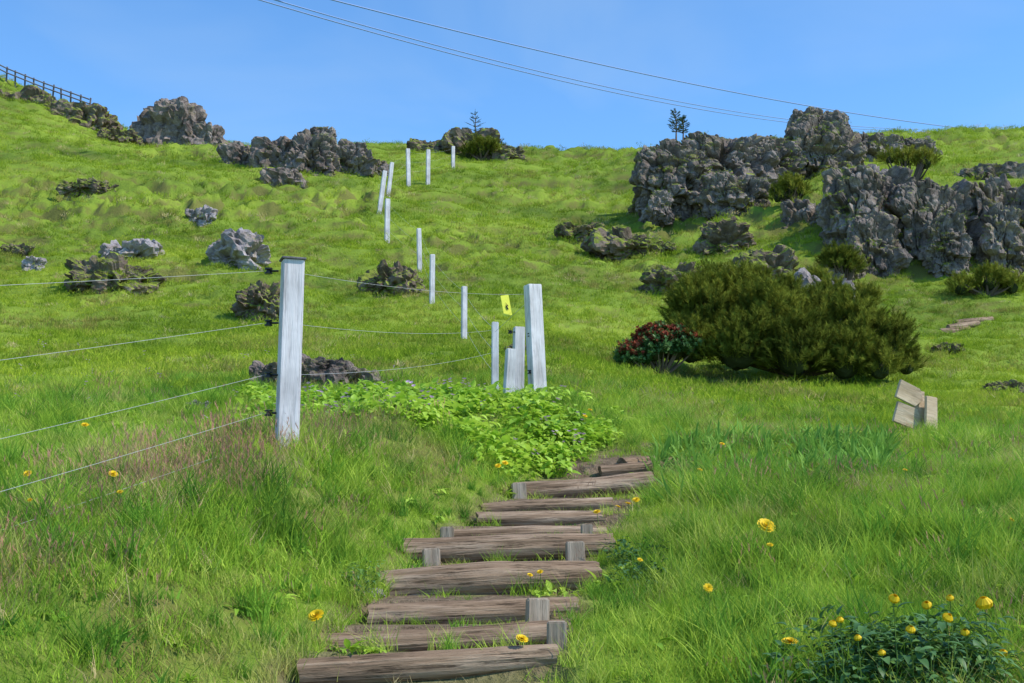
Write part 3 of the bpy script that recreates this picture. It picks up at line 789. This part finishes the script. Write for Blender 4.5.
scat('lilac_flowers',cP,2,pl1,.8,1.4)
xw,yw=samp(140,9,24,.45);kk=(xw<-1.2);xw,yw=xw[kk],yw[kk]
scat('lilac_meadow_flowers',cP,2,np.stack([xw,yw,H(xw,yw)],1),.7,1.2)

# ---------------------------------------------------------------- ridge fence
rf=empty('ridge_rail_fence')
pp=[]
for i in range(12):
    u=-12+i*9.2;v=np.interp(u,[-12,0,40,90],[66,75,91,109]);y=77.
    a=P(u,v,y);bm_obj(box(.09,.09,1.3,.01),'rail_post',M_fdark,rf,(a[0],y,a[2]-.6),(0,R.normal(0,.04),0));pp.append(a)
for dz in(.30,.58):
    tube([q+[0,-.08,dz] for q in pp],.045,'rail',M_fdark,rf,6)
def cable(p0,p1,y0,y1,r):
    a=P(*p0,y0);b=P(*p1,y1);t=np.linspace(-.8,1.45,60)[:,None];q=a*(1-t)+b*t
    q[:,2]+= -1.3*(4*t*(1-t))[:,0]*.6
    tube(q,r,'overhead_cable',M_cable,None,6)
cable((240,-6),(785,122),60,105,.034);cable((262,-4),(802,121),60.5,106,.034);cable((310,-6),(960,128),62,106,.04)

# ---------------------------------------------------------------- light, sky, camera
AZ=math.radians(104);EL=math.radians(48)
sd=Vector((math.cos(EL)*math.sin(AZ),math.cos(EL)*math.cos(AZ),math.sin(EL)))
L=bpy.data.lights.new('sun','SUN');L.energy=5;L.angle=math.radians(.5);L.color=(1,.95,.86)
lo=bpy.data.objects.new('sun',L);scene.collection.objects.link(lo);lo.rotation_mode='QUATERNION';lo.rotation_quaternion=sd.to_track_quat('Z','Y')
w=bpy.data.worlds.new('World');scene.world=w;w.use_nodes=True;nt=w.node_tree;nt.nodes.clear()
sk=nd(nt,'ShaderNodeTexSky',sky_type='NISHITA');sk.sun_disc=False;sk.sun_elevation=EL;sk.sun_rotation=AZ
sk.altitude=1500;sk.air_density=1.0;sk.dust_density=.4;sk.ozone_density=1.5
tc=nd(nt,'ShaderNodeTexCoord').outputs['Generated']
mp=nd(nt,'ShaderNodeMapping');mp.inputs['Scale'].default_value=(1.6,1.6,4);mp.inputs['Rotation'].default_value=(0,.25,0);nt.links.new(tc,mp.inputs[0])
cn=noise(nt,mp.outputs[0],1.7,5,.5,.5);k=ramp(nt,cn,[(.46,g3(0)),(.8,g3(.45))])
base=mix(nt,1.,sk.outputs[0],(.98,1.50,1.85),'MULTIPLY')
c=mix(nt,k,base,(3.6,4.9,6.4))
bg=nd(nt,'ShaderNodeBackground');bg.inputs[1].default_value=.14;nt.links.new(c,bg.inputs[0])
wo=nd(nt,'ShaderNodeOutputWorld');nt.links.new(bg.outputs[0],wo.inputs[0])
cd=bpy.data.cameras.new('camera');cd.lens=45;cd.sensor_width=36;cd.clip_start=.05;cd.clip_end=6000
co=bpy.data.objects.new('camera',cd);scene.collection.objects.link(co);co.rotation_euler=(math.pi/2+PITCH,0,0)
scene.camera=co
